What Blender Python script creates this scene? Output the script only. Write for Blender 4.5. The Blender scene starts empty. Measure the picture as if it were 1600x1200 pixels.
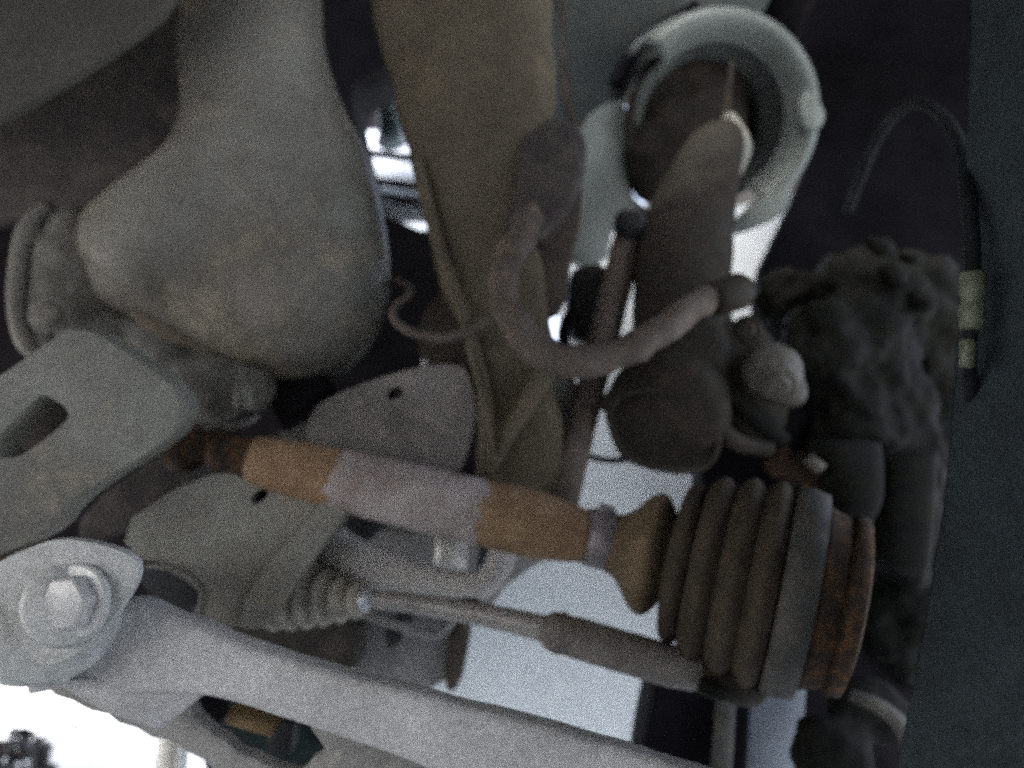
import bpy, bmesh, math, random
from mathutils import Vector, Matrix, noise
random.seed(7)
R = math.radians
S = bpy.context.scene
COL = S.collection

# ------------------------------------------------------------------ camera
F = 1244.4                                   # focal length in pixels of the 1600 wide photograph
PITCH, ROLL = R(20), R(8)
CAM = Vector((0, 0, 0.2))
FWD = Vector((0, math.cos(PITCH), math.sin(PITCH)))
_r0, _u0 = Vector((1, 0, 0)), Vector((0, -math.sin(PITCH), math.cos(PITCH)))
RIGHT = _r0 * math.cos(ROLL) + _u0 * math.sin(ROLL)
UP = _u0 * math.cos(ROLL) - _r0 * math.sin(ROLL)
cd = bpy.data.cameras.new('camera')
cd.lens, cd.sensor_width = 28, 36
cd.clip_start, cd.clip_end = 0.01, 2000
cd.dof.use_dof = True
cd.dof.focus_distance = 0.30
cd.dof.aperture_fstop = 5.6
co = bpy.data.objects.new('camera', cd)
COL.objects.link(co)
m3 = Matrix((RIGHT, UP, -FWD)).transposed()
co.matrix_world = Matrix.Translation(CAM) @ m3.to_4x4()
S.camera = co

# ------------------------------------------------------------------ sky, sun, exposure
SUN_EL, SUN_ROT = R(55), R(215)
w = bpy.data.worlds.new('World')
S.world = w
w.use_nodes = True
nt = w.node_tree
nt.nodes.clear()
sky = nt.nodes.new('ShaderNodeTexSky')
sky.sky_type = 'NISHITA'
sky.sun_disc = False
sky.sun_elevation, sky.sun_rotation = SUN_EL, SUN_ROT
sky.dust_density = 3.0
hs = nt.nodes.new('ShaderNodeHueSaturation')
hs.inputs['Saturation'].default_value = 0.58
bg = nt.nodes.new('ShaderNodeBackground')
bg.inputs['Strength'].default_value = 0.15
wo = nt.nodes.new('ShaderNodeOutputWorld')
nt.links.new(sky.outputs[0], hs.inputs['Color'])
nt.links.new(hs.outputs[0], bg.inputs[0])
nt.links.new(bg.outputs[0], wo.inputs[0])
sl = bpy.data.lights.new('sun', 'SUN')
sl.energy, sl.angle, sl.color = 0.5, R(20), (1, 0.96, 0.9)
so = bpy.data.objects.new('sun', sl)
COL.objects.link(so)
sd = Vector((math.sin(SUN_ROT) * math.cos(SUN_EL), math.cos(SUN_ROT) * math.cos(SUN_EL), math.sin(SUN_EL)))
so.rotation_euler = sd.to_track_quat('Z', 'Y').to_euler()
S.view_settings.view_transform = 'Standard'
S.view_settings.look = 'None'
S.view_settings.gamma = 1
S.view_settings.exposure = 2.82
S.cycles.use_denoising = False               # the photograph is a grainy high-ISO picture
S.cycles.use_adaptive_sampling = False
S.cycles.pixel_filter_type = 'BLACKMAN_HARRIS'
S.cycles.filter_width = 1.9                   # soft phone-camera pixels
S.cycles.max_bounces = 8
S.cycles.diffuse_bounces = 6

# ------------------------------------------------------------------ helpers
def W(px, py, d):
    return CAM + FWD * d + RIGHT * ((px - 800) / F * d) + UP * ((600 - py) / F * d)

def thing(name, label, cat, at, group=None):
    o = bpy.data.objects.new(name, None)
    o.empty_display_size = 0.02
    o.location = at
    COL.objects.link(o)
    tag(o, label, cat, group)
    return o

def tag(o, label, cat, group=None):
    o['label'], o['category'] = label, cat
    if group:
        o['group'] = group

def wloc(o):
    v = Vector(o.location)
    while o.parent:
        o = o.parent
        v += o.location
    return v

def build(name, bm, mat, parent=None, smooth=True, bevel=0, remesh=0, sm=8, sub=0, label=None, seg=2, rough=0):
    org = wloc(parent) if parent else None
    if org is None:
        c = Vector()
        for v in bm.verts:
            c += v.co
        org = c / max(1, len(bm.verts))
    bmesh.ops.recalc_face_normals(bm, faces=bm.faces)
    bmesh.ops.translate(bm, verts=bm.verts, vec=-org)
    me = bpy.data.meshes.new(name)
    bm.to_mesh(me)
    bm.free()
    for p in me.polygons:
        p.use_smooth = smooth
    me.materials.append(mat)
    o = bpy.data.objects.new(name, me)
    COL.objects.link(o)
    if parent:
        o.parent = parent
    else:
        o.location = org
    if remesh:
        m = o.modifiers.new('remesh', 'REMESH')
        m.mode, m.voxel_size, m.use_smooth_shade = 'VOXEL', remesh, True
        m = o.modifiers.new('smooth', 'SMOOTH')
        m.factor, m.iterations = 0.5, sm
    if rough:
        tx = bpy.data.textures.new('cast_noise', 'CLOUDS')
        tx.noise_scale, tx.noise_depth = .03, 3
        m = o.modifiers.new('rough', 'DISPLACE')
        m.texture, m.strength, m.mid_level, m.texture_coords = tx, rough, .5, 'LOCAL'
    if bevel:
        m = o.modifiers.new('bevel', 'BEVEL')
        m.width, m.segments, m.limit_method, m.angle_limit = bevel, seg, 'ANGLE', R(35)
        m.use_clamp_overlap = True
        m.harden_normals = False
    if sub:
        m = o.modifiers.new('sub', 'SUBSURF')
        m.levels = m.render_levels = sub
    if bevel and smooth:
        ed = o.modifiers.new('edge', 'EDGE_SPLIT')
        ed.split_angle = R(32)
        ed.use_edge_sharp = False
    if label:
        o['label'] = label
    return o

def crom(pts, n):
    """Catmull-Rom through tuples of any length"""
    if n <= 1 or len(pts) < 3:
        return list(pts)
    out = []
    P = [pts[0]] + list(pts) + [pts[-1]]
    for i in range(1, len(P) - 2):
        a, b, c, d = P[i - 1], P[i], P[i + 1], P[i + 2]
        for k in range(n):
            t = k / n
            out.append(tuple(0.5 * (2 * q + (r - p) * t + (2 * p - 5 * q + 4 * r - s) * t * t + (3 * q - p - 3 * r + s) * t ** 3)
                             for p, q, r, s in zip(a, b, c, d)))
    out.append(tuple(pts[-1]))
    return out

def sweep(bm, pts, rad, seg=16, cap=True, flat=1.0, wob=0.0, axis=None):
    """pts: world points, rad: radii; flat squashes one axis; wob roughens"""
    prev = None
    rings = []
    n = len(pts)
    for i in range(n):
        t = (pts[min(i + 1, n - 1)] - pts[max(i - 1, 0)])
        if axis is not None:
            t = axis.copy()
        if t.length < 1e-9:
            t = Vector((0, 0, 1))
        t.normalize()
        if prev is None:
            a = t.cross(FWD)
            if a.length < 1e-3:
                a = t.cross(UP)
            a.normalize()
        else:
            a = prev - t * prev.dot(t)
            a.normalize()
        prev = a
        b = t.cross(a)
        ring = []
        for k in range(seg):
            th = 2 * math.pi * k / seg
            r = rad[i]
            p = pts[i] + (a * math.cos(th) + b * math.sin(th) * flat) * r
            if wob:
                p += (p - pts[i]).normalized() * wob * noise.noise(p * 90)
            ring.append(bm.verts.new(p))
        rings.append(ring)
    for i in range(n - 1):
        for k in range(seg):
            bm.faces.new((rings[i][k], rings[i][(k + 1) % seg], rings[i + 1][(k + 1) % seg], rings[i + 1][k]))
    if cap:
        bm.faces.new(rings[0])
        bm.faces.new(rings[-1])
    return bm

def tube(path, n=6, seg=16, bm=None, flat=1.0, wob=0.0):
    """path of (px, py, depth, radius in px)"""
    bm = bm or bmesh.new()
    q = crom(path, n)
    return sweep(bm, [W(p[0], p[1], p[2]) for p in q], [max(p[3], .2) * p[2] / F for p in q], seg, True, flat, wob)

def lathe(p0, p1, prof, seg=40, bm=None, wob=0.0, n=1):
    """axis from p0 to p1 (px,py,d); profile of (t, radius px measured at the depth of p0)"""
    bm = bm or bmesh.new()
    A, B = W(*p0), W(*p1)
    if n > 1:
        prof = crom(prof, n)
    return sweep(bm, [A.lerp(B, t) for t, r in prof], [max(r, .2) * p0[2] / F for t, r in prof], seg, True, 1.0, wob, B - A)

def loft(secs, n=6, seg=24, pw=2.0, bm=None, wob=0.0):
    """sections (xt,yt, xb,yb, depth, half depth in px): superellipse sections across the picture"""
    bm = bm or bmesh.new()
    q = crom(secs, n)
    rings = []
    for (xt, yt, xb, yb, d, h, *db) in q:
        a, b = W(xt, yt, d), W(xb, yb, db[0] if db else d)
        c, hv = (a + b) / 2, (a - b) / 2
        hd = FWD * (h * d / F)
        ring = []
        for k in range(seg):
            th = 2 * math.pi * k / seg
            cs, sn = math.cos(th), math.sin(th)
            p = c + hv * math.copysign(abs(cs) ** (2 / pw), cs) + hd * math.copysign(abs(sn) ** (2 / pw), sn)
            if wob:
                p += (p - c).normalized() * wob * noise.noise(p * 40)
            ring.append(bm.verts.new(p))
        rings.append(ring)
    for i in range(len(rings) - 1):
        for k in range(seg):
            bm.faces.new((rings[i][k], rings[i][(k + 1) % seg], rings[i + 1][(k + 1) % seg], rings[i + 1][k]))
    bm.faces.new(rings[0])
    bm.faces.new(rings[-1])
    return bm

def chaikin(pts, it):
    for _ in range(it):
        out = []
        for i in range(len(pts)):
            a, b = pts[i], pts[(i + 1) % len(pts)]
            out.append(tuple(p * .75 + q * .25 for p, q in zip(a, b)))
            out.append(tuple(p * .25 + q * .75 for p, q in zip(a, b)))
        pts = out
    return pts

def plate(outline, d, thick, rnd=2, holes=(), bm=None, tilt=(0, 0)):
    """flat plate: outline in px at depth d (d or per point as third value), thick in metres away from the camera.
    tilt = change of depth per px in x and y about the outline's middle"""
    bm = bm or bmesh.new()
    cx = sum(p[0] for p in outline) / len(outline)
    cy = sum(p[1] for p in outline) / len(outline)
    n0 = len(bm.verts)
    edges = []
    for k, loop in enumerate([outline] + list(holes)):
        L = chaikin([tuple(p) for p in loop], rnd) if rnd else [tuple(p) for p in loop]
        vs = []
        for p in L:
            dd = (p[2] if len(p) > 2 else d) + (p[0] - cx) * tilt[0] + (p[1] - cy) * tilt[1]
            vs.append(bm.verts.new(W(p[0], p[1], dd)))
        for i in range(len(vs)):
            edges.append(bm.edges.new((vs[i], vs[(i + 1) % len(vs)])))
    r = bmesh.ops.triangle_fill(bm, use_beauty=True, use_dissolve=False, edges=edges)
    faces = [f for f in r['geom'] if isinstance(f, bmesh.types.BMFace)]
    ex = bmesh.ops.extrude_face_region(bm, geom=faces, use_keep_orig=True)
    vs = [v for v in ex['geom'] if isinstance(v, bmesh.types.BMVert)]
    bmesh.ops.translate(bm, verts=vs, vec=FWD * thick)
    return bm

def ball(bm, px, py, d, rx, ry=None, rz=None, rot=0):
    ry = rx if ry is None else ry
    rz = rx if rz is None else rz
    c = W(px, py, d)
    k = d / F
    cr, sr = math.cos(rot), math.sin(rot)
    r_, u_ = RIGHT * cr - UP * sr, RIGHT * sr + UP * cr     # rot > 0 turns clockwise in the picture
    M = Matrix((r_ * rx * k, u_ * ry * k, FWD * rz * k)).transposed().to_4x4()
    bmesh.ops.create_icosphere(bm, subdivisions=3, radius=1, matrix=Matrix.Translation(c) @ M)
    return bm

def hexbolt(px, py, d, r, h=0.008, axis=None, wash=1.5, bm=None):
    """six sided head with a washer, facing the camera unless an axis is given"""
    bm = bm or bmesh.new()
    c = W(px, py, d)
    ax = (axis or -FWD).normalized()
    rr = r * d / F
    sweep(bm, [c - ax * h, c - ax * h * .65, c - ax * h * .6], [rr * wash, rr * wash, rr * wash * .9], 24)
    sweep(bm, [c - ax * h * .6, c, c + ax * h * .12], [rr, rr, rr * .82], 6)
    return bm

def box(bm, x0, x1, y0, y1, z0, z1):
    bmesh.ops.create_cube(bm, size=1, matrix=Matrix.Translation(((x0 + x1) / 2, (y0 + y1) / 2, (z0 + z1) / 2)) @ Matrix.Diagonal((x1 - x0, y1 - y0, z1 - z0, 1)))
    return bm

# ------------------------------------------------------------------ materials
def mat(name, c1, c2=None, c3=None, rough=0.75, metal=0.0, bump=0.25, scale=40, spots=0.35, fine=320, spec=0.45, coat=0.0):
    """dusty / stained surface: c1 base, c2 broad blotches, c3 sparse stains"""
    m = bpy.data.materials.new(name)
    m.use_nodes = True
    t = m.node_tree
    b = t.nodes['Principled BSDF']
    b.inputs['Roughness'].default_value = rough
    b.inputs['Metallic'].default_value = metal
    b.inputs['Specular IOR Level'].default_value = spec
    b.inputs['Coat Weight'].default_value = coat
    tc = t.nodes.new('ShaderNodeTexCoord')
    def nz(sc, det=6, ro=.6):
        n = t.nodes.new('ShaderNodeTexNoise')
        n.inputs['Scale'].default_value, n.inputs['Detail'].default_value, n.inputs['Roughness'].default_value = sc, det, ro
        t.links.new(tc.outputs['Object'], n.inputs['Vector'])
        return n
    def ramp(src, lo, hi):
        r = t.nodes.new('ShaderNodeMapRange')
        r.inputs['From Min'].default_value, r.inputs['From Max'].default_value = lo, hi
        t.links.new(src.outputs['Fac'], r.inputs['Value'])
        return r
    def mix(fac, a, bcol):
        x = t.nodes.new('ShaderNodeMix')
        x.data_type = 'RGBA'
        t.links.new(fac.outputs[0], x.inputs[0])
        for sock, val in ((6, a), (7, bcol)):
            if isinstance(val, tuple):
                x.inputs[sock].default_value = (*val, 1)
            else:
                t.links.new(val.outputs[2], x.inputs[sock])
        return x
    c2 = c2 or tuple(v * .7 for v in c1)
    n1 = nz(scale)
    x = mix(ramp(n1, .38, .64), c1, c2)
    if c3:
        x = mix(ramp(nz(scale * 2.3, 8, .65), .62 - spots * .35, .74 - spots * .2), x, c3)
    n2 = nz(fine, 4, .7)
    dk = t.nodes.new('ShaderNodeMix')
    dk.data_type, dk.blend_type = 'RGBA', 'MULTIPLY'
    dk.inputs[0].default_value = .55
    t.links.new(x.outputs[2], dk.inputs[6])
    cr = t.nodes.new('ShaderNodeMapRange')
    cr.inputs['From Min'].default_value, cr.inputs['From Max'].default_value = .3, .7
    cr.inputs['To Min'].default_value, cr.inputs['To Max'].default_value = .55, 1.2
    t.links.new(n2.outputs['Fac'], cr.inputs['Value'])
    t.links.new(cr.outputs[0], dk.inputs[7])
    t.links.new(dk.outputs[2], b.inputs['Base Color'])
    rr = t.nodes.new('ShaderNodeMapRange')
    rr.inputs['To Min'].default_value, rr.inputs['To Max'].default_value = max(.05, rough - .2), min(1, rough + .2)
    t.links.new(n1.outputs['Fac'], rr.inputs['Value'])
    t.links.new(rr.outputs[0], b.inputs['Roughness'])
    ad = t.nodes.new('ShaderNodeMath')
    ad.operation = 'MULTIPLY_ADD'
    ad.inputs[1].default_value = .5
    t.links.new(n2.outputs['Fac'], ad.inputs[0])
    t.links.new(n1.outputs['Fac'], ad.inputs[2])
    bp = t.nodes.new('ShaderNodeBump')
    bp.inputs['Strength'].default_value, bp.inputs['Distance'].default_value = bump, .002
    t.links.new(ad.outputs[0], bp.inputs['Height'])
    t.links.new(bp.outputs[0], b.inputs['Normal'])
    return m

M = dict(
    alu=mat('cast_aluminium', (.228, .220, .192), (.119, .109, .090), (.264, .232, .177), rough=.55, bump=.3, scale=9, spots=.2, spec=0.25),
    alu_dark=mat('dirty_casting', (.15, .145, .125), (.09, .085, .07), (.2, .19, .17), rough=.7, bump=.35, scale=22),
    arm=mat('dusty_grey_paint', (.573, .573, .580), (.465, .458, .458), (.656, .656, .663), rough=.6, bump=.1, scale=22, spots=.2),
    arm_end=mat('dusty_bush_plate', (.531, .544, .531), (.417, .430, .417), (.632, .632, .632), rough=.55, bump=.2, scale=22, spots=.15),
    collar=mat('grey_boot_collar', (.081, .078, .073), (.052, .049, .046), (.104, .094, .078), rough=.6, bump=.3, scale=40, spec=0.12),
    rod=mat('grey_rod_steel', (.384, .372, .366), (.288, .276, .270), (.432, .396, .360), rough=.45, metal=.2, bump=.2, scale=50),
    sleeve=mat('dull_sleeve_steel', (.19, .175, .16), (.14, .125, .115), (.23, .19, .16), rough=.6, bump=.35, scale=50),
    bolt=mat('pale_zinc_bolt', (.62, .62, .62), (.5, .5, .5), rough=.4, metal=.2, bump=.1, scale=60),
    frame=mat('grey_subframe_paint', (.258, .255, .222), (.192, .184, .159), (.287, .258, .205), rough=.65, bump=.25, scale=20, spots=.2, spec=0.25),
    frame_brown=mat('mauve_grey_subframe', (.220, .204, .198), (.154, .143, .138), (.264, .242, .220), rough=.7, bump=.3, scale=24, spec=0.25),
    rail=mat('brown_underseal', (.126, .106, .074), (.094, .077, .055), (.154, .123, .083), rough=.8, bump=.45, scale=16, spots=.25, spec=0.25),
    rail_dark=mat('dark_underseal', (.088, .076, .062), (.056, .048, .040), (.120, .088, .068), rough=.85, bump=.5, scale=26, spec=0.12),
    rust=mat('orange_rust', (.24, .15, .09), (.18, .11, .07), (.30, .21, .14), rough=.9, bump=.6, scale=70, spots=.35),
    shaft=mat('grey_shaft_coat', (.440, .374, .358), (.363, .308, .297), (.506, .440, .407), rough=.7, bump=.3, scale=60),
    rust_dark=mat('dark_rust', (.052, .036, .026), (.030, .024, .020), (.13, .065, .03), rough=.9, bump=.6, scale=60, spots=.4, spec=0.12),
    clamp=mat('grey_clamp_band', (.26, .235, .24), (.19, .175, .175), rough=.5, metal=.3, bump=.2, scale=90),
    boot=mat('dusty_rubber_boot', (.161, .116, .067), (.101, .074, .047), (.202, .142, .085), rough=.85, bump=.35, scale=40, spots=.2, spec=0.25),
    boot_dark=mat('black_rubber_boot', (.071, .055, .040), (.045, .037, .027), (.095, .071, .047), rough=.8, bump=.35, scale=40, spots=.2, spec=0.12),
    pale_rubber=mat('dusty_pale_rubber', (.486, .459, .392), (.270, .257, .223), (.567, .540, .472), rough=.8, bump=.3, scale=40, spots=.2),
    rubber=mat('black_rubber', (.022, .022, .024), (.015, .015, .016), rough=.6, bump=.2, scale=60),
    tyre=mat('shield_plastic', (.037, .049, .055), (.029, .037, .043), (.045, .055, .061), rough=.8, bump=.35, scale=25, spots=.2, spec=0.12),
    strut=mat('dirty_strut_paint', (.034, .031, .026), (.023, .020, .017), (.048, .037, .028), rough=.7, bump=.4, scale=32, spec=0.12),
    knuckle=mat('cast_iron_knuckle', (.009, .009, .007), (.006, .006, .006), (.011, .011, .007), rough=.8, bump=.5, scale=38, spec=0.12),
    knuckle_pale=mat('pale_worn_casting', (.106, .098, .084), (.058, .053, .046), rough=.7, bump=.4, scale=60),
    bar=mat('dirty_bar_coat', (.145, .122, .107), (.091, .076, .066), (.171, .128, .097), rough=.75, bump=.4, scale=40, spec=0.12),
    white=mat('white_body_paint', (.715, .764, .789), (.655, .703, .728), (.764, .800, .813), rough=.45, bump=.06, scale=9, fine=200, spots=.1),
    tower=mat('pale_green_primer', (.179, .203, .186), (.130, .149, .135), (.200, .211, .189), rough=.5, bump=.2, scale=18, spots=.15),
    tower_in=mat('grimy_shaded_primer', (.080, .092, .086), (.056, .064, .060), (.104, .112, .100), rough=.6, bump=.2, scale=18, spots=.15, spec=0.25),  # shade inside the cup put into the colour, over grime
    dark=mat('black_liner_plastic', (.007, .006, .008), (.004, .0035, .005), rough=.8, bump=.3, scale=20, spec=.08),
    void=mat('void_shade_black', (.012, .010, .012), (.007, .006, .007), rough=.9, bump=.4, scale=20, spec=.1),  # shade of the gaps put into the colour; also on black parts
    dark_cast=mat('dark_brown_casting', (.074, .066, .062), (.046, .041, .041), (.101, .088, .074), rough=.85, bump=.45, scale=20, spec=0.12),  # dark brown tone for the darker castings and plates
    hose=mat('hose_rubber', (.018, .020, .022), (.012, .013, .014), rough=.7, bump=.2, scale=40, spec=0.12),
    chrome=mat('bright_steel', (.7, .75, .8), (.6, .65, .7), rough=.3, metal=.4, bump=.05, scale=60),
    silver=mat('silver_stub', (.75, .72, .68), (.62, .6, .56), rough=.4, metal=.3, bump=.1, scale=60),
    neck=mat('teal_grey_neck', (.2, .27, .29), (.1, .15, .17), (.6, .66, .68), rough=.3, bump=.1, scale=30, spots=.3),
    wall=mat('dull_green_grey_paint', (.095, .108, .101), (.070, .081, .076), (.112, .119, .105), rough=.7, bump=.2, scale=14, spec=.2),
    pale_tube=mat('pale_dusty_tube', (.66, .64, .62), (.54, .52, .50), (.7, .68, .65), rough=.6, bump=.2, scale=24, spots=.2),
    plate=mat('worn_grey_plate', (.30, .295, .29), (.23, .225, .22), (.36, .35, .33), rough=.65, bump=.3, scale=30, spots=.25),
    teal=mat('grey_teal_plastic', (.023, .034, .036), (.011, .018, .020), rough=.35, bump=.1, scale=60, spec=0.12),
    pale_conn=mat('pale_green_plastic', (.153, .168, .112), (.112, .128, .087), rough=.5, bump=.1, scale=60),
    concrete=mat('pale_concrete', (.62, .61, .58), (.54, .53, .50), (.66, .65, .63), rough=.9, bump=.4, scale=3, fine=60),
    tan=mat('tan_plastic', (.33, .22, .10), (.25, .16, .08), rough=.6, bump=.2, scale=40),
    leaf=mat('dark_leaf', (.02, .026, .028), (.03, .02, .016), rough=.6, bump=.1, scale=20),
    blue_grey=mat('blue_grey_tone', (.240, .272, .312), (.192, .216, .248), rough=.5, bump=.12, scale=20),  # flat blue grey tone for the panel patch
    body=mat('underbody_coat', (.117, .108, .095), (.081, .077, .068), rough=.85, bump=.4, scale=12, spec=0.12),
)

def rusty_shaft(p0, p1, org):
    """grey coat with rust taking over both ends of the shaft, ragged where they meet"""
    m = mat('rusty_shaft', (.29, .185, .105), (.22, .135, .075), (.34, .23, .14), rough=.88, bump=.5, scale=55, spots=.2)
    t = m.node_tree
    b = t.nodes['Principled BSDF']
    src = b.inputs['Base Color'].links[0].from_socket
    tc = next(n for n in t.nodes if n.type == 'TEX_COORD')
    ax_ = (W(*p1) - W(*p0))
    L = ax_.length
    ax_.normalize()
    vm = t.nodes.new('ShaderNodeVectorMath')
    vm.operation = 'DOT_PRODUCT'
    t.links.new(tc.outputs['Object'], vm.inputs[0])
    vm.inputs[1].default_value = ax_
    off = (W(*p0) - org).dot(ax_)
    def math_(op, a, bb, c=None):
        n = t.nodes.new('ShaderNodeMath')
        n.operation = op
        for i_, v_ in enumerate((a, bb, c)):
            if v_ is None:
                continue
            if isinstance(v_, (int, float)):
                n.inputs[i_].default_value = v_
            else:
                t.links.new(v_, n.inputs[i_])
        return n.outputs[0]
    u = math_('MULTIPLY_ADD', vm.outputs['Value'], 1 / L, -off / L)          # 0..1 along the shaft
    nz = t.nodes.new('ShaderNodeTexNoise')
    nz.inputs['Scale'].default_value, nz.inputs['Detail'].default_value = 90, 7
    t.links.new(tc.outputs['Object'], nz.inputs['Vector'])
    u = math_('ADD', u, math_('MULTIPLY_ADD', nz.outputs['Fac'], .10, -.05))
    d = math_('ABSOLUTE', math_('ADD', u, -.465), 0)
    mr = t.nodes.new('ShaderNodeMapRange')
    mr.inputs['From Min'].default_value, mr.inputs['From Max'].default_value = .208, .226
    t.links.new(d, mr.inputs['Value'])
    n2 = t.nodes.new('ShaderNodeTexNoise')
    n2.inputs['Scale'].default_value, n2.inputs['Detail'].default_value = 45, 8
    t.links.new(tc.outputs['Object'], n2.inputs['Vector'])
    cr = t.nodes.new('ShaderNodeValToRGB')
    e = cr.color_ramp.elements
    e[0].position, e[0].color = .36, (.24, .195, .175, 1)
    e[1].position, e[1].color = .62, (.38, .335, .325, 1)
    t.links.new(n2.outputs['Fac'], cr.inputs[0])
    mx = t.nodes.new('ShaderNodeMix')
    mx.data_type = 'RGBA'
    t.links.new(mr.outputs[0], mx.inputs[0])
    t.links.new(cr.outputs[0], mx.inputs[6])
    t.links.new(src, mx.inputs[7])
    t.links.new(mx.outputs[2], b.inputs['Base Color'])
    return m

# ------------------------------------------------------------------ setting
bm = bmesh.new()
bmesh.ops.create_grid(bm, x_segments=40, y_segments=40, size=400)
g = build('ground', bm, M['concrete'], smooth=False)
g['kind'] = 'structure'

# unseen car body: floor, bumper and sill, edges set to shape the daylight
car = thing('car_body', 'underside of the car body overhead with brown coated floor panel at top left', 'car body', (0, .3, .8))
build('floor_pan', box(bmesh.new(), -.80, .22, -.50, .42, .80, .84), M['body'], car, smooth=False)
build('bay_light_block', box(bmesh.new(), -.80, .22, .42, .88, .94, .98), M['body'], car, smooth=False)  # unseen slab added over the engine bay to hold back daylight
build('fender_light_block', box(bmesh.new(), .22, .75, -.50, 1.7, 1.12, 1.16), M['body'], car, smooth=False, bevel=.01)  # unseen slab added to keep skylight off the arch liner
build('bumper', box(bmesh.new(), -.86, .75, -.58, -.50, .26, 1.16), M['body'], car, smooth=False, bevel=.02)
build('valance_light_block', box(bmesh.new(), -.35, .75, -.56, -.52, .02, .26), M['body'], car, smooth=False, bevel=.01)  # unseen board added to cut light from behind on the right
build('sill', box(bmesh.new(), -.86, -.80, -.5, 2.2, .29, .98), M['body'], car, smooth=False, bevel=.02)
# slanting panel top left
build('floor_panel', plate([(-260, -160), (330, -160), (275, 5), (170, 85), (60, 152), (-40, 205), (-260, 260)], .52, .012, 1, tilt=(0, -.00012)), M['body'], car, bevel=.004)
build('floor_lip', plate([(-260, 255), (60, 150), (270, 10), (360, -120), (420, -60), (300, 240), (130, 330), (40, 330), (-260, 430)], .60, .02, 1), M['dark_cast'], car, bevel=.004)

# engine sheet behind the gearbox, its black standing in for deep shade
en = thing('engine_block', 'engine block sheet blackened for shade behind the grey gearbox casing', 'engine', W(300, 500, .85))
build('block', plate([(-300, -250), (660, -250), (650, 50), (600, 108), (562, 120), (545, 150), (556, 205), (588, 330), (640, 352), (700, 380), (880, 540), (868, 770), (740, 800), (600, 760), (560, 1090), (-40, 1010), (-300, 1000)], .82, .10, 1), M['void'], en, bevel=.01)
build('gap_backdrop', plate([(440, 60), (720, 60), (740, 440), (480, 440)], 1.30, .02, 0), M['void'], en)  # dark backdrop added to keep sky out of the gap

# ------------------------------------------------------------------ white inner panel, strut tower
wp = thing('inner_wing_panel', 'smooth white painted inner wing panel far behind the drive shaft', 'body panel', W(950, 900, 1.12))
build('panel', plate([(872, 330), (940, 330), (1010, 360), (1240, 300), (1300, 420), (1300, 1320), (640, 1320), (640, 850), (800, 790), (872, 700)], 1.12, .01, 0,
      holes=[[(986, 398), (1006, 411), (984, 424)]], tilt=(0, -.0002)), M['white'], wp, smooth=False)
for (x, y) in ((1095, 742), (838, 1050), (960, 880)):
    bm = bmesh.new()
    ball(bm, x, y, 1.12 - (y - 606) * .0002, 5, 4, 3)
    build('paint_drip', bm, M['white'], wp)

fw = thing('firewall', 'grey green firewall panel at top between brown rail and strut tower', 'body panel', W(940, 100, .86))
build('panel', plate([(820, -200), (1240, -200), (1215, 20), (1120, 20), (1030, 70), (980, 140), (958, 190), (900, 230), (860, 260), (800, 240)], .84, .03, 1, tilt=(.0001, 0)), M['wall'], fw, bevel=.006)
build('dark_seam', tube([(868, -100, .80, 6), (880, 60, .80, 6), (884, 150, .80, 7), (905, 205, .80, 6)]), M['rail_dark'], fw)
build('dark_seam', tube([(1090, 10, .82, 10), (1000, 70, .82, 12), (960, 135, .82, 12)]), M['void'], fw)  # black tube standing in for the shadow groove beside the rim

tw = thing('strut_tower', 'pale green round strut tower cup with dark opening at upper right', 'strut tower', W(1130, 200, .8))
# bowl: rim ring + inner cone + closed crown
bm = bmesh.new()
C0, C1 = W(1126, 186, .74), W(1094, 192, .80)
ax = (C1 - C0).normalized()
k = .74 / F
pr = crom([(.06, 165), (.035, 163), (.015, 160), (.002, 154), (.0, 147), (.008, 137), (.018, 128), (.024, 122)], 4)
sweep(bm, [C0 + ax * t for t, r in pr], [r * k for t, r in pr], 72, cap=False, axis=ax)
def clear_arc(bm, a0, a1):
    """the pressed ring is open on the lower left"""
    kill = []
    for f in bm.faces:
        c = f.calc_center_median() - C0
        a = math.degrees(math.atan2(c.dot(UP), c.dot(RIGHT)))
        if a0 < a < a1:
            kill.append(f)
    bmesh.ops.delete(bm, geom=kill, context='FACES')
clear_arc(bm, -180, -56)
clear_arc(bm, 138, 181)
o = build('rim', bm, M['tower'], tw)
s = o.modifiers.new('thick', 'SOLIDIFY')
s.thickness, s.offset = .004, 1
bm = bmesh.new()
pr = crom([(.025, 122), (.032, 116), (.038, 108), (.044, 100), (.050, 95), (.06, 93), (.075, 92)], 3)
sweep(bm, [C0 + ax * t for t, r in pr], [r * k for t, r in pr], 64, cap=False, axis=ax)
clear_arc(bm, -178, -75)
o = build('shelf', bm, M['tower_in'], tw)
s = o.modifiers.new('thick', 'SOLIDIFY')
s.thickness, s.offset = .004, 1
bm = bmesh.new()
pr = crom([(.075, 96), (.11, 92), (.14, 75), (.15, 50), (.155, 8)], 3)
sweep(bm, [C0 + ax * t for t, r in pr], [r * k for t, r in pr], 48, cap=False, axis=ax)
o = build('crown', bm, M['dark'], tw)  # black stands in for the shade inside the opening
s = o.modifiers.new('thick', 'SOLIDIFY')
s.thickness, s.offset = .004, 1
build('rim_tab', plate([(1262, 130), (1293, 172), (1285, 200), (1258, 206), (1250, 160)], .735, .02, 1), M['tower'], tw, bevel=.003)
build('rim_tab', plate([(1150, 338), (1205, 300), (1240, 298), (1232, 330), (1180, 354), (1146, 362)], .735, .03, 1), M['tower'], tw, bevel=.003)
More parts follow.
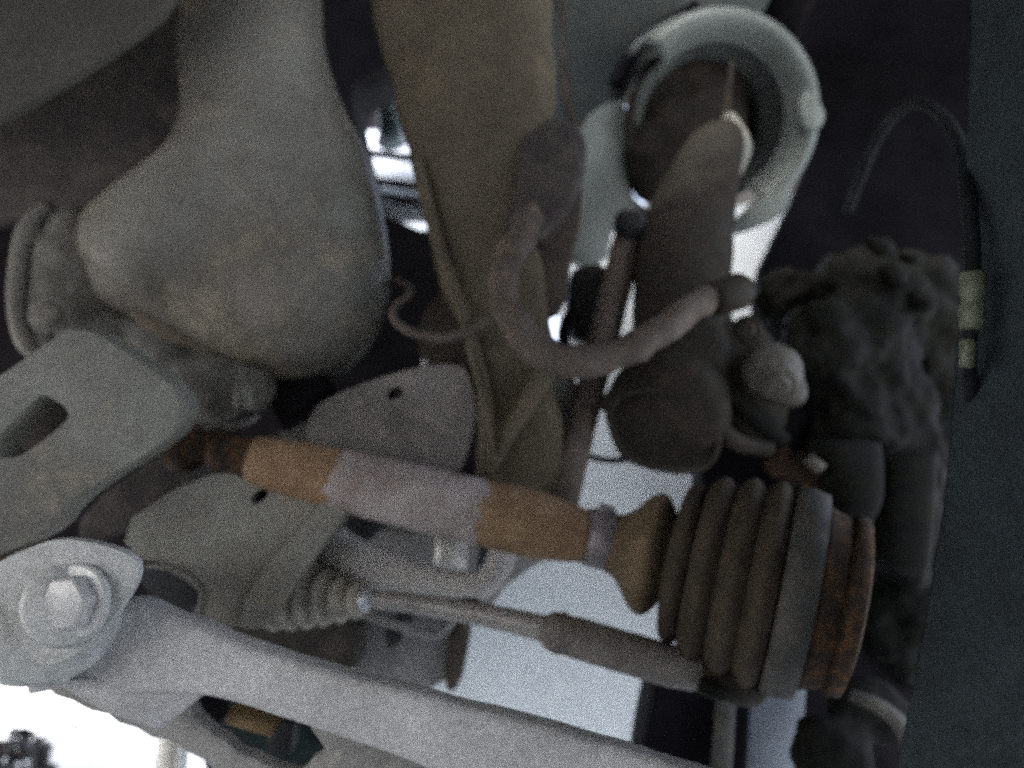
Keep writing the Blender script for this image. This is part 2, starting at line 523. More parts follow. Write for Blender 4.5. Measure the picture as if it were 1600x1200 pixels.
build('apron', plate([(962, 148), (985, 175), (976, 240), (985, 300), (1012, 326), (1000, 345), (958, 352), (950, 415), (880, 412), (880, 340), (890, 260), (905, 190)], .78, .02, 1, tilt=(.0003, 0)), M['tower'], tw, bevel=.006)
# dark rubber top mount filling the cup
bm = bmesh.new()
ball(bm, 1072, 190, .79, 98, 116, 50)
ball(bm, 1015, 225, .79, 44, 95, 40)
ball(bm, 1120, 150, .80, 50, 66, 40)
build('top_mount', bm, M['strut'], tw, remesh=.005, sm=6, rough=.01)

ar = thing('wheel_arch_liner', 'black wheel arch liner in deep shadow at upper right', 'wheel arch', W(1400, 300, .9))
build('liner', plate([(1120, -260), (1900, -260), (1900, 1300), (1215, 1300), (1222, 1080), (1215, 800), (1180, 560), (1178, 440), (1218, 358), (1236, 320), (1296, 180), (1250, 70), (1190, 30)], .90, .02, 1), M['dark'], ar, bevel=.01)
build('arch_roof', box(bmesh.new(), .26, .75, .10, .86, .90, .92), M['dark'], ar, smooth=False)  # ceiling added to block skylight from the liner

# ------------------------------------------------------------------ centre rail
rl = thing('chassis_rail', 'brown dusty chassis rail running down from top centre', 'chassis rail', W(740, 250, .64))
build('rail', loft([(560, -160, 850, -160, .66, 70), (578, 0, 856, 0, .65, 70), (612, 130, 868, 140, .64, 66), (645, 260, 856, 250, .63, 60), (672, 370, 850, 370, .62, 52), (700, 470, 856, 480, .61, 44), (722, 520, 866, 560, .605, 38), (736, 600, 868, 620, .60, 34), (744, 690, 884, 700, .60, 30), (735, 800, 890, 810, .60, 26)], 6, 36, 3.4, wob=.004), M['rail'], rl)

build('fold_or_sheen', loft([(840, 560, 872, 580, .578, 12), (812, 622, 836, 640, .574, 14), (782, 672, 800, 690, .572, 12), (752, 726, 770, 742, .572, 8)], 6, 16, 2.4), M['rail'], rl)
build('fold_or_sheen', loft([(724, 530, 744, 524, .580, 10), (744, 590, 762, 586, .576, 12), (758, 650, 772, 650, .574, 12), (762, 716, 774, 716, .572, 8)], 6, 16, 2.4), M['rail'], rl)
build('rail_flange', loft([(640, 250, 662, 252, .60, 10), (668, 360, 690, 362, .59, 10), (694, 440, 716, 442, .58, 10), (712, 488, 732, 492, .575, 10), (728, 545, 742, 548, .57, 9), (752, 640, 764, 642, .565, 8), (768, 724, 778, 728, .56, 6)], 6, 12, 2), M['rail'], rl)
build('gusset', plate([(700, 440), (744, 470), (760, 520), (770, 640), (745, 720), (735, 560), (655, 580), (650, 500)], .64, .03, 1), M['rail_dark'], rl, bevel=.005)
build('gusset', plate([(870, 570), (905, 590), (905, 660), (880, 760), (830, 780), (740, 770), (770, 700), (830, 630)], .62, .05, 1, tilt=(.0002, 0)), M['frame'], rl, bevel=.006)
build('gusset', plate([(820, 215), (905, 225), (912, 330), (890, 420), (885, 480), (850, 500), (812, 470), (826, 360)], .60, .05, 1), M['rail_dark'], rl, bevel=.008)
build('stud', tube([(664, 560, .60, 5), (664, 582, .60, 6)], 3), M['bolt'], rl)

ck = thing('wire_clip', 'thin bent wire clip loop beside the brown rail bottom', 'clip', W(690, 510, .57))
build('loop', tube([(570, 420, .70, 6), (640, 452, .62, 6), (618, 478, .58, 6), (616, 498, .57, 7), (640, 518, .565, 7), (690, 528, .56, 8), (735, 517, .56, 8), (758, 500, .57, 8)], 8, 10), M['bar'], ck)

# subframe (behind shaft)
sf = thing('subframe', 'grey pressed steel subframe behind and below the rusty drive shaft', 'subframe', W(450, 800, .6))
build('upper_plate', plate([(480, 640), (545, 606), (640, 575), (716, 566), (738, 590), (745, 660), (720, 740), (690, 780), (560, 780), (480, 700)], .60, .05, 2,
      holes=[[(604, 612), (622, 603), (632, 612), (618, 625), (606, 624)]], tilt=(-.0001, .0001)), M['frame_brown'], sf, bevel=.008)
build('lower_plate', plate([(175, 830), (300, 745), (420, 730), (548, 770), (540, 800), (480, 880), (430, 955), (414, 976), (380, 985), (310, 965), (250, 900)], .505, .06, 1,
      holes=[[(390, 780), (405, 764), (422, 766), (412, 782), (396, 790)]], tilt=(0, -.00006)), M['frame'], sf, bevel=.016, seg=4)
build('middle_plate', plate([(395, 700), (490, 640), (742, 650), (700, 800), (560, 775), (440, 760)], .645, .03, 1), M['frame_brown'], sf, bevel=.008)
build('edge_flange', plate([(552, 768), (544, 800), (484, 882), (434, 957), (416, 979), (388, 986), (374, 962), (392, 918), (440, 856), (496, 800), (512, 764)], .497, .012, 2, tilt=(0, -.00006)), M['frame'], sf, bevel=.006, seg=3)
build('gasket', plate([(205, 880), (235, 876), (300, 905), (322, 940), (315, 975), (285, 960), (225, 925)], .50, .03, 2), M['rubber'], sf, bevel=.004)
build('hook', tube([(232, 884, .49, 5), (268, 888, .488, 6), (300, 904, .486, 7), (318, 925, .485, 7), (312, 962, .485, 6)], 6, 10), M['alu_dark'], sf)
build('dark_channel', plate([(120, 800), (260, 700), (300, 690), (330, 720), (200, 830), (120, 860)], .60, .05, 1), M['dark_cast'], sf, bevel=.005)
build('under_shade', plate([(330, 970), (420, 978), (560, 955), (560, 1070), (430, 1040), (330, 1000)], .60, .03, 1), M['dark_cast'], sf, bevel=.004)  # dark plate standing in for shade under the subframe

# crossmember seen through gap under the shaft
cm = thing('crossmember_bracket', 'grey bracket plates with silver stub under the middle of the shaft', 'bracket', W(680, 900, .66))
build('back_plate', plate([(560, 770), (700, 790), (800, 820), (905, 850), (800, 905), (760, 960), (700, 960), (600, 940), (560, 900)], .66, .04, 1), M['plate'], cm, bevel=.006)
build('dark_slot', plate([(530, 780), (590, 790), (590, 840), (560, 850), (525, 830)], .62, .03, 1), M['rubber'], cm, bevel=.003)
build('plate_step', plate([(592, 800), (668, 812), (666, 838), (592, 828)], .64, .02, 1), M['frame_brown'], cm, bevel=.003)
build('stub', lathe((704, 888, .61), (706, 815, .63), [(0, 20), (.03, 26), (.5, 26), (1, 26)], 28), M['silver'], cm)
build('slot', plate([(752, 842), (770, 846), (764, 896), (742, 892)], .60, .01, 1), M['rubber'], cm, bevel=.002)
build('lower_plate', plate([(556, 955), (600, 950), (700, 975), (724, 985), (700, 1085), (550, 1075), (548, 1000)], .63, .03, 1), M['plate'], cm, bevel=.005)
build('lower_edge', plate([(706, 968), (738, 980), (718, 1082), (690, 1082)], .62, .05, 1), M['rail_dark'], cm, bevel=.004)
build('flange', loft([(566, 952, 566, 966, .615, 12), (620, 966, 620, 985, .61, 12), (680, 985, 680, 1000, .61, 12), (702, 965, 712, 975, .61, 12)], 6, 12, 2), M['plate'], cm)
for (x, y, r) in ((632, 962, 9), (614, 996, 9)):
    build('hole_plug', hexbolt(x, y, .607, r, .005), M['rubber'], cm, smooth=False)
build('stud', tube([(614, 992, .615, 9), (612, 1010, .615, 8)], 3), M['rail_dark'], cm)

# stabiliser tube
st = thing('stabiliser_tube', 'pale grey bent tube above the tie rod under the shaft', 'stabiliser bar', W(640, 890, .55))
build('tube', tube([(470, 838, .58, 34), (510, 852, .565, 36), (560, 882, .55, 37), (620, 900, .545, 34), (690, 915, .54, 26), (745, 917, .54, 22), (775, 890, .55, 22), (788, 850, .57, 22)], 8, 24), M['pale_tube'], st)
build('clip', plate([(690, 930), (742, 934), (752, 942), (750, 950), (690, 944)], .53, .01, 1), M['rubber'], st, bevel=.002)

# ------------------------------------------------------------------ gearbox
gb = thing('gearbox', 'large bulbous grey cast gearbox casing filling upper left', 'gearbox', W(380, 400, .58))
bm = bmesh.new()
loft([(262, -220, 466, -220, .655, 90), (248, -60, 480, -60, .652, 96), (254, 40, 498, 36, .648, 104), (266, 130, 518, 115, .645, 112), (284, 200, 542, 175, .64, 120), (250, 262, 572, 235, .638, 130), (180, 306, 592, 300, .635, 136), (112, 368, 606, 370, .635, 138), (108, 440, 612, 430, .635, 136), (170, 500, 602, 490, .636, 124), (262, 550, 580, 540, .638, 104), (360, 588, 545, 580, .64, 70), (430, 604, 505, 602, .642, 30)], 6, 40, 2.1, bm=bm)
tube([(400, -220, .65, 90), (420, 20, .635, 84), (405, 170, .620, 84), (350, 272, .606, 88), (246, 374, .594, 102), (204, 425, .596, 94)], 6, 24, bm)
ball(bm, 480, 455, .612, 120, 120, 112)
ball(bm, 360, 512, .618, 150, 56, 96, .36)
build('casing', bm, M['alu'], gb, remesh=.0045, sm=40)
bm = bmesh.new()
ball(bm, 245, 130, .68, 60, 170, 60, .25)
ball(bm, 175, 270, .67, 90, 70, 60, -.5)
ball(bm, 110, 310, .66, 60, 60, 50)
build('side_casing', bm, M['dark_cast'], gb, remesh=.005, sm=10, rough=.012)
build('casting_edge', tube([(208, 486, .553, 6), (236, 506, .551, 12), (280, 528, .552, 10), (312, 540, .556, 4)], 6, 12, flat=.4), M['rail'], gb)
bm = bmesh.new()
ball(bm, 120, 440, .61, 70, 120, 70, .1)
ball(bm, 150, 520, .60, 70, 50, 60, .4)
ball(bm, 100, 370, .62, 50, 60, 50)
build('flange_body', bm, M['alu_dark'], gb, remesh=.0045, sm=8, rough=.01)
build('collar', tube([(120, 325, .61, 14), (88, 356, .60, 16), (66, 410, .592, 17), (60, 470, .588, 17), (70, 530, .588, 17), (100, 560, .59, 14)], 8, 16), M['alu_dark'], gb)
build('flange_rim', tube([(70, 325, .60, 12), (40, 360, .585, 14), (28, 420, .58, 14), (26, 480, .58, 14), (40, 535, .58, 14), (70, 560, .59, 10)], 8, 14), M['alu'], gb)
build('flange_bolt', hexbolt(72, 490, .545, 20, .01, -FWD + RIGHT * .3), M['alu'], gb, bevel=.002)
bm = bmesh.new()
ball(bm, 330, 600, .60, 70, 62, 55)
ball(bm, 240, 540, .60, 70, 40, 40, .5)
ball(bm, 395, 600, .61, 40, 40, 40)
build('output_housing', bm, M['alu_dark'], gb, remesh=.004, sm=6, rough=.012)
build('housing_lip', tube([(262, 640, .57, 5), (290, 662, .565, 6), (335, 668, .56, 6), (385, 660, .56, 6), (402, 650, .57, 5)], 6, 10), M['frame_brown'], gb)
build('housing_bolt', tube([(380, 600, .555, 15), (382, 640, .55, 17)], 2, 12), M['alu'], gb)
build('dark_boss', tube([(430, 640, .62, 40), (520, 600, .63, 30)], 4, 18), M['void'], gb)

# mount bracket at left
mb = thing('mount_bracket', 'flat grey mounting bracket with rectangular slot at left edge', 'bracket', W(120, 660, .45))
build('plate', plate([(-120, 660), (0, 588), (95, 520), (125, 512), (160, 528), (225, 568), (280, 612), (284, 650), (262, 690), (100, 785), (60, 850), (-120, 900)], .46, .028, 2,
      holes=[[(-12, 692), (58, 618), (72, 616), (108, 640), (106, 658), (36, 712), (4, 718), (-14, 706)]], tilt=(.0001, -.00008)), M['frame'], mb, bevel=.008, seg=3)
build('slot_back', plate([(-60, 600), (140, 600), (140, 740), (-60, 740)], .50, .01, 0), M['dark_cast'], mb, bevel=.002)
build('lower_flange', loft([(-60, 830, -60, 980, .44, 20), (20, 800, 20, 930, .45, 20), (70, 800, 60, 860, .46, 16), (100, 785, 96, 812, .47, 10)], 5, 16, 2.5), M['rail'], mb)

# ------------------------------------------------------------------ drive shaft
ds = thing('drive_shaft', 'rusty drive shaft with grey middle band and ribbed rubber boot', 'drive shaft', W(640, 770, .5))
def seg(name, a, b, prof, m, wob=0.0, sg=40, n=1):
    return build(name, lathe(a, b, prof, sg, wob=wob, n=n), M[m], ds)
A0 = (275, 690, .520)
def ax_at(px):       # straight shaft axis in the picture
    t = (px - 275) / (905 - 275)
    return (px, 690 + t * (836 - 690) - 0 , .520 - t * .01)
seg('inner_joint', (262, 700, .535), (350, 697, .52), [(0, 20), (.1, 34), (.45, 36), (.6, 26), (1, 26)], 'rust_dark', .002)
seg('joint_neck', ax_at(330), ax_at(408), [(0, 22), (.2, 34), (.6, 30), (.8, 34), (1, 38)], 'rust_dark', .001)
M['shaft_rusty'] = rusty_shaft(ax_at(395), ax_at(925), Vector(ds.location))
seg('shaft_tube', ax_at(395), ax_at(925), [(0, 36), (.03, 41), (.15, 45), (.25, 47), (.26, 48.5), (.45, 50), (.67, 51), (.68, 50), (.74, 52), (.84, 52), (.92, 46), (.96, 42), (1, 39)], 'shaft_rusty', .0008)
seg('clamp', (915, 838, .51), (958, 846, .51), [(0, 36), (.05, 45), (.9, 47), (1, 40)], 'clamp', 0)
seg('clamp_ear', (936, 792, .505), (960, 800, .505), [(0, 6), (.2, 8), (1, 7)], 'clamp', 0, 12)
B0, B1 = (945, 846, .512), (1235, 922, .475)
seg('boot_neck', B0, B1, [(0, 42), (.05, 46), (.10, 52), (.15, 66), (.20, 84), (.25, 93), (.29, 92), (.325, 82), (.355, 68), (.375, 62)], 'boot', 0, 56, 4)
# ridges of the bellows
prof = [(.365, 62)]
cx = [(.445, 122), (.575, 140), (.72, 148), (.86, 152)]
for i, (t, r) in enumerate(cx):
    prof += [(t - .070, r - 16 if i else 84), (t - .05, r - 11), (t - .024, r - 3), (t, r), (t + .024, r - 2), (t + .05, r - 8), (t + .068, r - 14)]
prof += [(.94, 122), (.96, 110)]
seg('boot_bellows', B0, B1, prof, 'boot_dark', 0, 72, 3)
seg('boot_collar', B0, B1, [(.94, 110), (.935, 144), (.95, 150), (1.02, 151), (1.10, 147), (1.11, 120)], 'collar', 0, 64)
seg('joint_cup', B0, B1, [(1.09, 120), (1.095, 134), (1.13, 130), (1.17, 125), (1.21, 123), (1.22, 117), (1.24, 117), (1.245, 129), (1.31, 125), (1.33, 100)], 'rust_dark', .0008, 64)

# ------------------------------------------------------------------ control arm
ca = thing('control_arm', 'pale grey lower control arm with bolted bush end at bottom left', 'control arm', W(300, 1050, .37))
build('arm', loft([(60, 1000, 60, 1080, .40, 30), (205, 935, 120, 1072, .395, 30), (290, 958, 200, 1080, .39, 30), (400, 1004, 338, 1082, .385, 30), (560, 1052, 526, 1142, .38, 30), (800, 1112, 775, 1228, .375, 30), (1010, 1172, 980, 1320, .375, 30), (1200, 1235, 1170, 1400, .375, 30)], 8, 56, 4.2, wob=.0012), M['arm'], ca)
build('arm_flange', loft([(100, 1058, 60, 1050, .385, 10), (240, 1060, 170, 1112, .388, 14), (330, 1076, 250, 1140, .40, 12)], 6, 16, 2.6), M['arm'], ca)
build('bush_plate', plate([(-60, 900), (20, 870), (80, 840), (150, 848), (210, 868), (218, 900), (190, 950), (150, 1000), (110, 1030), (70, 1042), (10, 1026), (-60, 1000)], .355, .006, 2), M['arm_end'], ca, bevel=.006, seg=4)
build('bush_sleeve', lathe((80, 955, .366), (50, 975, .41), [(0, 100), (.05, 108), (1, 104)], 48), M['arm_end'], ca)
build('washer', lathe((106, 944, .350), (106, 944, .36), [(0, 58), (.2, 64), (1, 68)], 40), M['arm_end'], ca)
bolt_c = W(100, 942, .342)
axb = (-FWD + RIGHT * -.25 + UP * .1).normalized()
bm = hexbolt(100, 943, .345, 46, .010, axb, 1.3)
build('bolt', bm, M['bolt'], ca, bevel=.0012)
build('lower_lip', tube([(-40, 1000, .36, 16), (20, 1035, .36, 16), (70, 1052, .362, 14), (110, 1058, .366, 10)], 6, 14), M['arm_end'], ca)

lp = thing('skid_plate', 'grey lower plate with ragged slot under the control arm', 'plate', W(250, 1130, .4))
lower = [(-60, 1028), (-10, 1044), (14, 1036), (30, 1050), (52, 1066), (70, 1072), (84, 1088), (110, 1096), (140, 1112), (168, 1118), (186, 1132), (214, 1140), (236, 1154), (262, 1158), (290, 1176), (318, 1190), (352, 1226), (400, 1330)]
build('plate', plate([(-60, 1000), (40, 1030), (180, 1055), (300, 1070), (480, 1110), (720, 1180), (720, 1330)] + lower[::-1], .42, .012, 0,
      holes=[[(286, 1084), (330, 1088), (400, 1104), (480, 1132), (512, 1178), (486, 1192), (470, 1212), (424, 1200), (396, 1184), (372, 1178), (352, 1156), (336, 1150), (306, 1122)]], tilt=(0, -.0001)), M['plate'], lp, bevel=.003)
tb = thing('tan_connector', 'tan connector block in dark slot below the control arm', 'connector', W(400, 1130, .5))
build('block', plate([(352, 1112), (380, 1116), (452, 1138), (448, 1160), (400, 1148), (350, 1132)], .47, .02, 0), M['tan'], tb, bevel=.002)
build('housing', plate([(280, 1080), (560, 1120), (560, 1230), (330, 1230)], .52, .03, 0), M['teal'], tb, bevel=.002)
build('dark_plug', plate([(270, 1070), (335, 1085), (348, 1112), (340, 1140), (300, 1130), (270, 1110)], .462, .015, 1), M['void'], tb, bevel=.002)
build('latch', plate([(440, 1128), (460, 1134), (456, 1180), (420, 1190), (415, 1160)], .465, .015, 0), M['rubber'], tb, bevel=.002)

# ------------------------------------------------------------------ tie rod with bellows
tr = thing('tie_rod', 'grey steering tie rod with small ribbed bellows and thick sleeve', 'tie rod', W(760, 960, .5))
a, b = (426, 926, .535), (572, 938, .515)
prof = []
n = 6
for i in range(n):
    t0 = i / n
    r = 58 - 36 * (i / n) ** 1.4
    prof += [(t0, r - 13), (t0 + .04, r - 3), (t0 + .08, r), (t0 + .12, r - 4)]
prof += [(1, 16), (1.02, 12)]
build('bellows', lathe(a, b, prof, 48), M['pale_rubber'], tr)
build('bellows_clip', lathe((560, 936, .513), (580, 939, .513), [(0, 14), (.1, 18), (.9, 18), (1, 14)], 24), M['chrome'], tr)
build('rod', tube([(560, 935, .515, 14), (640, 942, .505, 15), (760, 962, .49, 18), (860, 985, .48, 21)], 4, 24), M['rod'], tr)
build('sleeve', lathe((850, 982, .478), (1100, 1055, .47), [(0, 22), (.03, 28), (.1, 33), (.16, 30), (.2, 32), (.8, 32), (.95, 28), (1, 22)], 28, wob=.001), M['sleeve'], tr)
bm = bmesh.new()
tube([(1080, 1046, .47, 26), (1120, 1062, .47, 30), (1165, 1070, .47, 34)], 4, 18, bm)
ball(bm, 1165, 1068, .475, 40, 36, 38)
build('ball_joint', bm, M['strut'], tr, remesh=.003, sm=6)
build('joint_nut', tube([(1095, 1070, .455, 14), (1130, 1086, .455, 12)], 2, 6), M['knuckle'], tr)

# ------------------------------------------------------------------ strut and spring seat
ss = thing('suspension_strut', 'dark dirty suspension strut rising into the pale tower cup', 'strut', W(1080, 450, .63))
build('damper_body', loft([(1100, 196, 1150, 192, .715, 24), (1070, 222, 1162, 220, .70, 40), (1040, 275, 1154, 278, .68, 52), (1012, 330, 1146, 335, .66, 64), (994, 400, 1142, 400, .645, 70), (990, 480, 1140, 480, .635, 72), (985, 560, 1150, 560, .625, 76), (970, 640, 1160, 650, .62, 74)], 6, 32, 2.2, wob=.0012), M['strut'], ss)
build('damper_rod', tube([(1144, 96, .725, 4), (1138, 140, .725, 6), (1132, 190, .72, 6)], 4, 14), M['strut'], ss)
build('bump_stop', loft([(1130, 180, 1150, 186, .715, 20), (1130, 215, 1168, 215, .71, 30), (1130, 240, 1172, 240, .708, 30), (1125, 272, 1158, 276, .705, 20)], 5, 18, 2.2), M['frame'], ss)  # pale colour stands for the highlight on the stop's rim
build('spring_seat', lathe((1035, 655, .575), (1070, 600, .66), [(0, 40), (.02, 78), (.06, 94), (.15, 100), (.35, 98), (.5, 86), (1, 80)], 56, wob=.001), M['strut'], ss)
build('seat_rim', tube([(950, 650, .57, 5), (972, 618, .57, 5), (1030, 612, .57, 5), (1095, 640, .57, 5), (1122, 690, .57, 5), (1100, 730, .57, 5), (1040, 734, .565, 5), (975, 710, .565, 5), (950, 650, .57, 5)], 7, 12), M['strut'], ss)
build('seat_lip', tube([(946, 640, .59, 12), (960, 618, .585, 12), (1000, 606, .58, 13), (1060, 612, .575, 13), (1110, 650, .575, 13), (1150, 690, .575, 14), (1205, 702, .58, 12)], 7, 14), M['strut'], ss)
build('strut_bracket', plate([(1110, 500), (1200, 500), (1240, 600), (1222, 700), (1130, 690), (1090, 600)], .60, .05, 2), M['strut'], ss, bevel=.008)
build('bracket_rib', tube([(1150, 630, .585, 16), (1190, 660, .58, 18), (1224, 690, .585, 14)], 5, 14), M['knuckle'], ss)

# curved bar
cb = thing('anti_roll_bar', 'curved brown grey bar sweeping in front of the strut', 'bar', W(900, 560, .54))
build('bar', tube([(872, 262, .66, 26), (846, 318, .60, 26), (802, 390, .565, 24), (786, 440, .55, 23), (796, 490, .54, 24), (836, 542, .535, 27), (890, 566, .53, 28), (960, 556, .535, 25), (1030, 520, .545, 24), (1085, 478, .555, 22), (1135, 458, .57, 20)], 8, 20, wob=.003), M['bar'], cb)
build('bar_bush', loft([(822, 196, 905, 204, .63, 36), (806, 240, 912, 246, .615, 40), (800, 310, 900, 322, .60, 40), (788, 362, 846, 384, .585, 34)], 5, 24, 4.5, wob=.004), M['dark_cast'], cb)
build('bar_end', lathe((1112, 468, .56), (1165, 452, .58), [(0, 22), (.1, 28), (.8, 30), (1, 22)], 24, wob=.001), M['strut'], cb)

dl = thing('drop_link', 'long straight dark link rod crossing behind the curved bar', 'link rod', W(930, 560, .6))
build('rod', tube([(986, 350, .66, 22), (968, 430, .65, 24), (945, 520, .64, 24), (915, 640, .62, 23), (895, 720, .60, 24), (880, 790, .59, 24)], 4, 18, wob=.0008), M['bar'], dl)
build('rod_head', lathe((984, 352, .64), (996, 346, .68), [(0, 22), (.1, 28), (1, 26)], 24), M['rubber'], dl)

cn = thing('cable_connector', 'black cable connector hanging under the pale tower apron', 'connector', W(915, 460, .7))
build('body', plate([(896, 414), (950, 412), (955, 440), (948, 520), (925, 540), (890, 525), (888, 450)], .68, .05, 1), M['rubber'], cn, bevel=.005)
build('tail', tube([(895, 490, .68, 12), (880, 520, .67, 10), (885, 548, .66, 9)], 5, 10), M['void'], cn)

wr = thing('black_cable', 'thin black cable looping across the white panel', 'cable', W(920, 690, .66))
build('cable', tube([(880, 560, .70, 5), (868, 610, .69, 5), (872, 650, .68, 5), (895, 695, .67, 5), (930, 716, .66, 5), (975, 718, .65, 5), (1020, 700, .66, 5)], 8, 8), M['rubber'], wr)

# ------------------------------------------------------------------ knuckle, caliper, tyre side
kn = thing('steering_knuckle', 'dark cast steering knuckle between the strut and the tyre', 'knuckle', W(1320, 600, .6))
bm = bmesh.new()
ball(bm, 1330, 600, .64, 110, 150, 60, .15)
ball(bm, 1400, 720, .64, 80, 160, 60)
ball(bm, 1290, 560, .63, 80, 90, 60)
ball(bm, 1375, 480, .66, 100, 70, 50, .7)
ball(bm, 1420, 840, .64, 55, 80, 60)
ball(bm, 1340, 660, .62, 80, 80, 50)
ball(bm, 1250, 690, .65, 70, 60, 40)
ball(bm, 1420, 950, .66, 70, 120, 50)
ball(bm, 1460, 640, .67, 70, 190, 50)
ball(bm, 1440, 460, .69, 80, 70, 40)
ball(bm, 1240, 470, .70, 60, 50, 40)
ball(bm, 1330, 430, .70, 70, 40, 50, -.5)
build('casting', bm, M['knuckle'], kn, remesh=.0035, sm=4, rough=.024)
build('steering_arm', plate([(1095, 640), (1240, 620), (1340, 700), (1330, 1000), (1290, 1090), (1210, 1060), (1130, 1060), (1085, 980), (1100, 800)], .62, .04, 2), M['dark'], kn, bevel=.008)
bm = bmesh.new()
ball(bm, 1205, 580, .585, 50, 44, 40, .3)
ball(bm, 1230, 610, .58, 30, 26, 26)
build('pinch_lug', bm, M['knuckle_pale'], kn, remesh=.003, sm=4, rough=.010)
build('lug_bolt', hexbolt(1216, 604, .55, 20, .008, -FWD - RIGHT * .4 - UP * .5), M['knuckle_pale'], kn, bevel=.001)
build('lug_nut', hexbolt(1165, 515, .57, 16, .01, -FWD - RIGHT * .5), M['strut'], kn, bevel=.001)
bm = bmesh.new()
for (x, y, r) in ((1370, 385, 18), (1424, 404, 14), (1392, 432, 18), (1440, 470, 16)):
    ball(bm, x, y, .63, r * 1.5, r * .8, r, .4)
build('abs_boss', bm, M['knuckle'], kn, remesh=.0035, sm=3, rough=.012)

cp = thing('brake_caliper', 'stubby dark brake caliper above the rusty joint cup', 'caliper', W(1325, 760, .55))
build('piston_housing', loft([(1262, 690, 1370, 690, .575, 44), (1282, 740, 1374, 730, .57, 48), (1288, 780, 1372, 780, .565, 46), (1290, 825, 1350, 825, .565, 34)], 6, 28, 2.6, wob=.0012), M['knuckle'], cp)
build('guide_pin', tube([(1262, 715, .56, 10), (1285, 735, .555, 11)], 3, 12), M['knuckle_pale'], cp)
build('bridge', loft([(1370, 720, 1460, 700, .58, 40), (1362, 800, 1452, 790, .58, 44), (1364, 860, 1446, 870, .58, 42), (1380, 890, 1440, 900, .585, 30)], 6, 24, 2.6, wob=.0012), M['knuckle'], cp)
build('red_dust_boot', lathe((1200, 715, .60), (1280, 745, .60), [(0, 18), (.2, 28), (.4, 22), (.6, 30), (.8, 24), (1, 30)], 24), M['rust_dark'], cp)

sp = thing('splash_shield', 'dark smooth upright splash shield filling the right edge of view', 'splash shield', W(1600, 800, .40))
build('shield', loft([(1530, -220, 2700, -630, 0.47, 60, .16), (1522, 0, 2700, -300, 0.45, 60, .16), (1512, 250, 2700, 75, 0.43, 60, .16), (1500, 500, 2700, 450, 0.42, 60, .16), (1482, 750, 2700, 825, 0.41, 60, .16), (1452, 950, 2700, 1125, 0.4, 60, .16), (1420, 1120, 2700, 1380, 0.4, 60, .16), (1385, 1300, 2700, 1650, 0.4, 60, .16)], 6, 40, 2.2), M['tyre'], sp)  # runs out of view toward the camera to block light from the right


bh = thing('brake_hose', 'black brake hose arching down with pale green connector', 'hose', W(1500, 400, .55))
build('hose', tube([(1325, 330, .72, 7), (1372, 215, .64, 8), (1420, 165, .57, 9), (1465, 175, .52, 10), (1500, 230, .46, 11), (1514, 320, .41, 12), (1520, 420, .392, 12), (1515, 560, .388, 10), (1520, 640, .41, 10)], 8, 14), M['hose'], bh)
build('connector', lathe((1521, 424, .385), (1518, 516, .385), [(0, 14), (.03, 19), (.4, 19), (.45, 16), (.55, 16), (.6, 19), (.97, 18), (1, 13)], 20), M['pale_conn'], bh)
build('sleeve', lathe((1513, 530, .38), (1510, 575, .38), [(0, 9), (.1, 12), (.9, 12), (1, 9)], 16), M['pale_conn'], bh)

# bottom right
bj = thing('lower_ball_joint', 'grey lower ball joint with curved pipe at bottom right', 'ball joint', W(1300, 1150, .55))
bm = bmesh.new()
ball(bm, 1300, 1180, .56, 66, 60, 50)
ball(bm, 1275, 1150, .56, 34, 34, 34)
ball(bm, 1360, 1110, .58, 70, 50, 40, .3)
build('casting', bm, M['knuckle'], bj, remesh=.0035, sm=5, rough=.012)
build('pipe', tube([(1330, 1086, .54, 9), (1370, 1102, .53, 12), (1405, 1130, .525, 13), (1420, 1170, .525, 13), (1412, 1230, .53, 12)], 7, 14), M['knuckle_pale'], bj)
build('shield', plate([(1340, 900), (1470, 880), (1440, 1100), (1400, 1250), (1320, 1120)], .66, .02, 1), M['void'], bj, bevel=.003)

bs = thing('brake_shield', 'black shield with painted sheen below the tie rod end at bottom', 'shield', W(1090, 1130, .62))
build('shield', plate([(1030, 1030), (1150, 1068), (1180, 1060), (1165, 1320), (980, 1320), (1005, 1150)], .60, .05, 0), M['dark'], bs, bevel=.008)
build('fold_or_sheen', loft([(1120, 1080, 1150, 1084, .585, 14), (1112, 1180, 1144, 1184, .585, 14), (1104, 1300, 1136, 1300, .585, 14)], 4, 16, 2.2), M['collar'], bs)  # lighter strip standing in for the vertical sheen on the shield
bp = thing('blue_grey_panel', 'blue grey panel patch between shield and ball joint at bottom', 'panel', W(1210, 1130, .6))
build('panel', plate([(1165, 1040), (1262, 1055), (1245, 1320), (1150, 1320)], .62, .02, 0), M['blue_grey'], bp, bevel=.004)

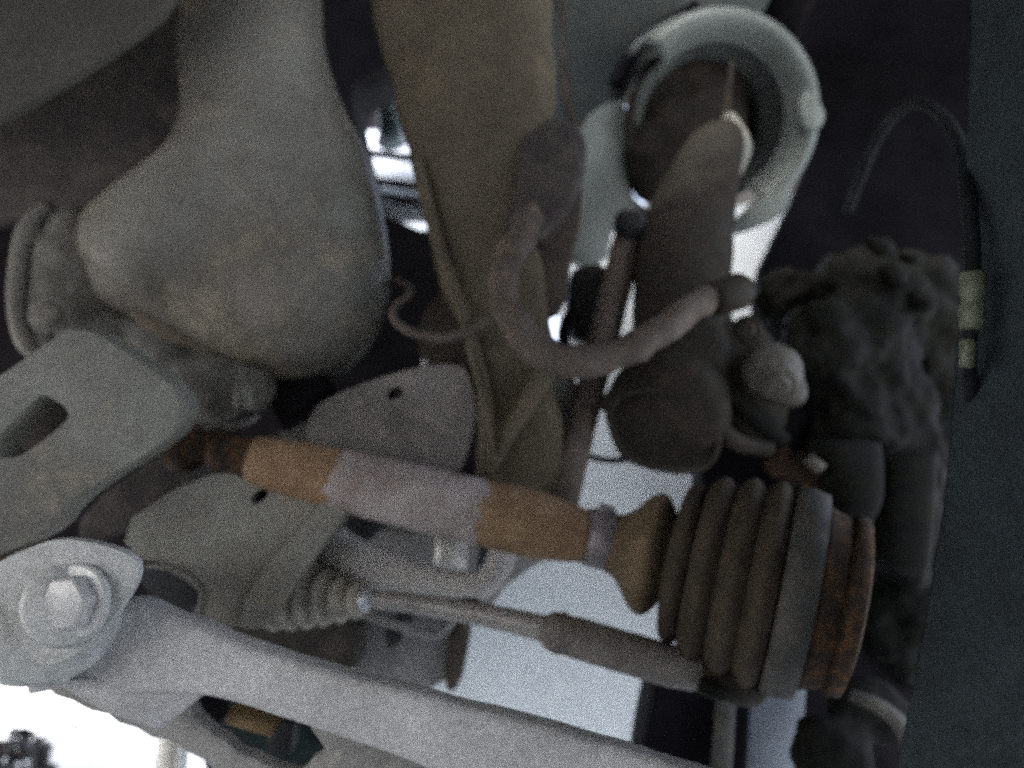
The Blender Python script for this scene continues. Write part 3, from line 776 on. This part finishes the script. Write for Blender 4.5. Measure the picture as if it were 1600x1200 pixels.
# engine bay bits seen through the gap at the top
eb = thing('engine_bay_bottle', 'bright ribbed steel bottle with dark bands seen through gap', 'bottle', W(605, 240, .95))
build('neck', lathe((606, 146, 1.04), (612, 222, 1.02), [(0, 18), (.1, 22), (.3, 19), (.5, 18), (.9, 21), (1, 24)], 24), M['neck'], eb)
build('body', plate([(545, 202), (655, 204), (668, 348), (596, 348), (565, 262)], 1.06, .05, 0, tilt=(0, -.0012)), M['chrome'], eb, bevel=.004)
for (a_, b_) in (((556, 236), (664, 250)), ((570, 280), (668, 294)), ((578, 304), (672, 318))):
    build('band', tube([(a_[0], a_[1], 1.0, 6), (b_[0], b_[1], 1.0, 7)], 2, 10), M['rubber'], eb)
bm = bmesh.new()
for i in range(9):
    ball(bm, 566 + random.uniform(-10, 16), 165 + random.uniform(-30, 36), 1.03, random.uniform(8, 15))
build('crusty_cap', bm, M['silver'], eb, remesh=.004, sm=3)

# outside, lower left
bu = thing('shrub', 'small black leafy shrub on bright ground at bottom left corner', 'shrub', W(10, 1190, 1.0))
bm = bmesh.new()
for i in range(420):
    v = Vector((random.gauss(0, 1), random.gauss(0, 1), random.gauss(0, 1))).normalized() * random.uniform(.4, 1) ** .5
    c = W(10, 1205, 1.0) + Vector((v.x * .055, v.y * .055, v.z * .05))
    q = Vector((random.gauss(0, 1), random.gauss(0, 1), random.gauss(0, 1))).normalized()
    r_ = q.orthogonal().normalized()
    s_ = q.cross(r_)
    L = random.uniform(.006, .012)
    bm.faces.new([bm.verts.new(c + r_ * L), bm.verts.new(c + s_ * L * .6), bm.verts.new(c - r_ * L), bm.verts.new(c - s_ * L * .6)])
build('foliage', bm, M['leaf'], bu, smooth=False)
build('stem_or_arc', tube([(10, 1200, 1.0, 6), (14, 1290, 1.0, 8)], 3, 8), M['leaf'], bu)
rc = thing('ribbed_hose', 'pale ribbed hose end standing below the lower plate', 'hose', W(268, 1190, .6))
build('hose', lathe((274, 1120, .60), (262, 1260, .60), [(i / 16 + o_, 22 + (2.5 if o_ < .02 else -2.5)) for i in range(16) for o_ in (0.0, .045)], 24), M['silver'], rc)

tg = thing('shading_arc', 'short thin dark arc standing in for shading on the bright ground', 'shading_arc', W(120, 1132, .95))
build('stem_or_arc', tube([(100, 1126, .95, 2), (112, 1134, .95, 3), (128, 1136, .95, 3), (144, 1133, .95, 1.5)], 5, 8), M['leaf'], tg)  # dark line added where the bright form shows an arc of shading
